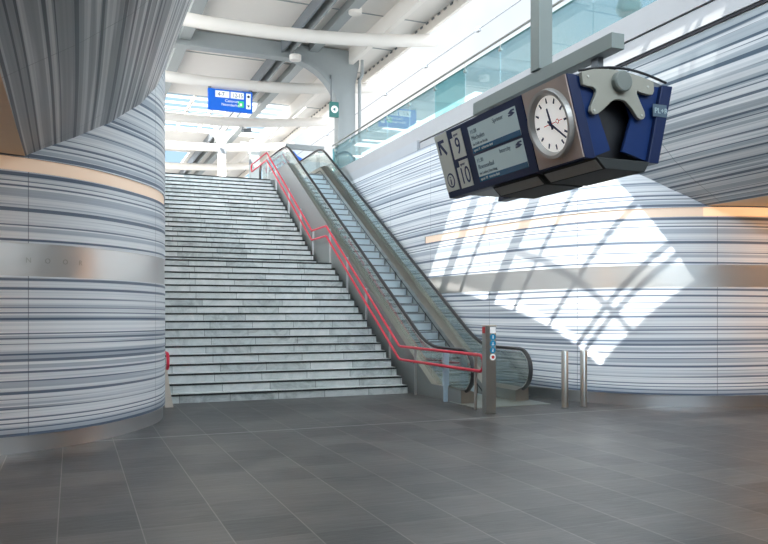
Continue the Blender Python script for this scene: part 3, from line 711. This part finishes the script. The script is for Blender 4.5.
# blue platform sign hanging from the second crossbeam
hx0, hx1, hy, hz0, hz1 = 4.22, 5.72, 26.0, 8.40, 9.12
t = thing('platform_sign', 'bright blue hanging platform sign with white number fields and green square', 'sign', (5, hy, hz0))
b_ = box('board', M['sblue'], t, hx0, hx1, hy-.06, hy+.06, hz0, hz1, .01)
def tx(s, size, m, x, z, par, sx=1.): return text('lettering', s, size, m, par, frame((x, hy-.066, z), (1,0,0), (0,0,1)), sx=sx)
for x0, x1, s in ((4.46, 4.93, '4-7'), (4.97, 5.42, '12-15')):
    f_ = box('number_field', M['inkw'], t, x0, x1, hy-.064, hy-.0605, 8.84, 9.06); tx(s, .20, M['ink'], x0+.07, 8.88, f_, .9 if s == '4-7' else .75)
tx('Centrum', .13, M['inkw'], 4.78, 8.70, b_); tx('Noorderhof', .13, M['inkw'], 4.66, 8.57, b_)
gq = box('green_square', M['green'], t, 5.22, 5.42, hy-.064, hy-.0605, 8.56, 8.77)
box('pictogram', M['inkw'], gq, 5.28, 5.36, hy-.067, hy-.0645, 8.61, 8.70)
sd = box('side_field', M['inkw'], t, 5.50, 5.66, hy-.064, hy-.0605, 8.53, 9.06)
MB().lathe([(.045, 0), (.045, .003)], (5.58, hy-.068, 8.95), 14, 'Y').build('pictogram', M['ink'], sd)
MB().prism([(5.53, hy-.068, 8.66), (5.63, hy-.068, 8.66), (5.58, hy-.068, 8.58)], (0, .003, 0)).build('pictogram', M['ink'], sd)
for x in (4.28, 5.66): box('hanger', M['dgrey'], t, x-.05, x+.05, hy-.04, hy+.04, hz1, 9.18)
t = thing('exit_sign', 'small dark green sign with white symbol hung left of the grey column', 'sign', (7.9, 24.3, 8.0))
b_ = box('board', M['teal'], t, 7.83, 8.14, 23.9, 24.0, 8.02, 8.52, .008)
MB().lathe([(.12, 0), (.12, .004)], (7.99, 23.893, 8.27), 18, 'Y').build('symbol', M['inkw'], b_)
MB().prism([(7.93, 23.888, 8.27), (8.02, 23.888, 8.34), (8.02, 23.888, 8.20)], (0, .004, 0)).build('arrow', M['teal'], b_)
box('hanger', M['dgrey'], t, 7.87, 7.90, 23.93, 23.97, 8.52, 9.4)
t = thing('security_camera', 'small grey security camera bracketed under the third canopy crossbeam', 'camera', (6.55, 31.1, 9.1))
MB().tube([(6.5, 31.4, 9.215), (6.5, 31.3, 9.02), (6.55, 30.95, 8.95)], .03, 8).build('arm', M['grey'], t, smooth=True)
MB().tube([(6.40, 30.85, 8.93), (6.75, 31.0, 9.03)], .085, 12).build('body', M['dgrey'], t, smooth=True)
# gantry over the escalator head
t = thing('escalator_gantry', 'dark grey steel portal frame over the escalator head', 'gantry', (8.0, 27.5, 6.07))
box('post', M['dgrey'], t, 7.40, 7.52, 27.75, 27.9, 6.07, 7.86, .005); box('post', M['grey'], t, 8.58, 8.70, 27.75, 27.9, 6.07, 7.72, .005)
box('crossbar', M['grey'], t, 7.40, 8.86, 27.74, 27.91, 7.70, 7.88, .005)
t = tag(MB().prism([(7.56, 27.4, 7.55), (7.72, 27.4, 7.38), (7.92, 27.4, 7.28), (7.84, 27.4, 7.10), (7.66, 27.4, 7.22)], (0, .03, 0)).build('pictogram_sign', M['sblue'], None), 'small blue tilted sign hanging at the escalator gantry post', 'sign')

# ------------------------------------------------------------------ beyond the platform
t = thing('overhead_wire', 'thin overhead wires with clips above the track behind the balustrade', 'wire', (12.3, 20, 10.5))
w_ = MB().tube([(12.3, y, 10.85-.0*y) for y in range(-4, 70, 4)], .022, 6).build('wire', M['dgrey'], t)
for y in range(10, 60, 4): MB().box(12.24, 12.36, y-.1, y+.1, 10.78, 10.92).build('clip', M['dgrey'], w_)
t = thing('neighbouring_canopy', 'pale canopy of the neighbouring platform seen through the glass', 'canopy', (20, 50, 6))
box('roof', M['white'], t, 15.2, 23.8, 27.5, 60, 10.35, 10.6, .03)
for y in (28.2, 36, 44): box('beam', M['white'], t, 15.0, 23.9, y, y+.25, 10.05, 10.35)
for y in (33, 45): box('column', M['grey'], t, 19.2, 19.6, y, y+.4, 6.02, 10.1)
# warm lamps of the low passages at each side
for x0, x1, lab in ((11.6, 20, 'warm lit lamp line in the low passage ceiling on the right'), (-9, -2.6, 'warm lit lamp line in the low passage ceiling on the left')):
    t = thing('ceiling_lamp', lab, 'lamp', ((x0+x1)/2, 8.3, 3.4))
    box('diffuser', M['orange'], t, x0, x1, 8.25, 8.35, 3.14, 3.20); box('spine', M['dgrey'], t, x0, x1, 8.28, 8.32, 3.20, 3.21)
    for x in (x0+.2, (x0+x1)/2, x1-.2): box('stem', M['dgrey'], t, x-.01, x+.01, 8.29, 8.31, 3.21, 3.43)
# letters engraved on the left steel band
sgn = thing('band_lettering', 'faint grey spaced letters on the left steel wall band', 'lettering', (-.6, 9.6, 2.2))
pl = [p for p in plan_l]
def at_left(px):
    u = (px-384)/765; rx = math.sin(YAW)+u*math.cos(YAW); ry = math.cos(YAW)-u*math.sin(YAW)
    for p, q in zip(pl[:-1], pl[1:]):
        a = p.x*ry-p.y*rx; c = q.x*ry-q.y*rx
        if a*c <= 0 and a != c: w = p+(q-p)*(a/(a-c)); return w, (p-q).normalized()
for ch, x_ in (('N', -.47), ('O', -.27), ('O', -.08), ('R', .09)):
    for p, q in zip(pl[:-1], pl[1:]):
        if (p.x-x_)*(q.x-x_) <= 0 and p.x != q.x:
            w = p+(q-p)*((x_-p.x)/(q.x-p.x)); tt = (p-q).normalized()
            nrm = Vector((tt.y, -tt.x, 0)); base = w+nrm*.012
            text('letter', ch, .085, M['steel_dark'], sgn, frame((base.x, base.y, 2.20), tt, (0,0,1)), .001, 'CENTER'); break
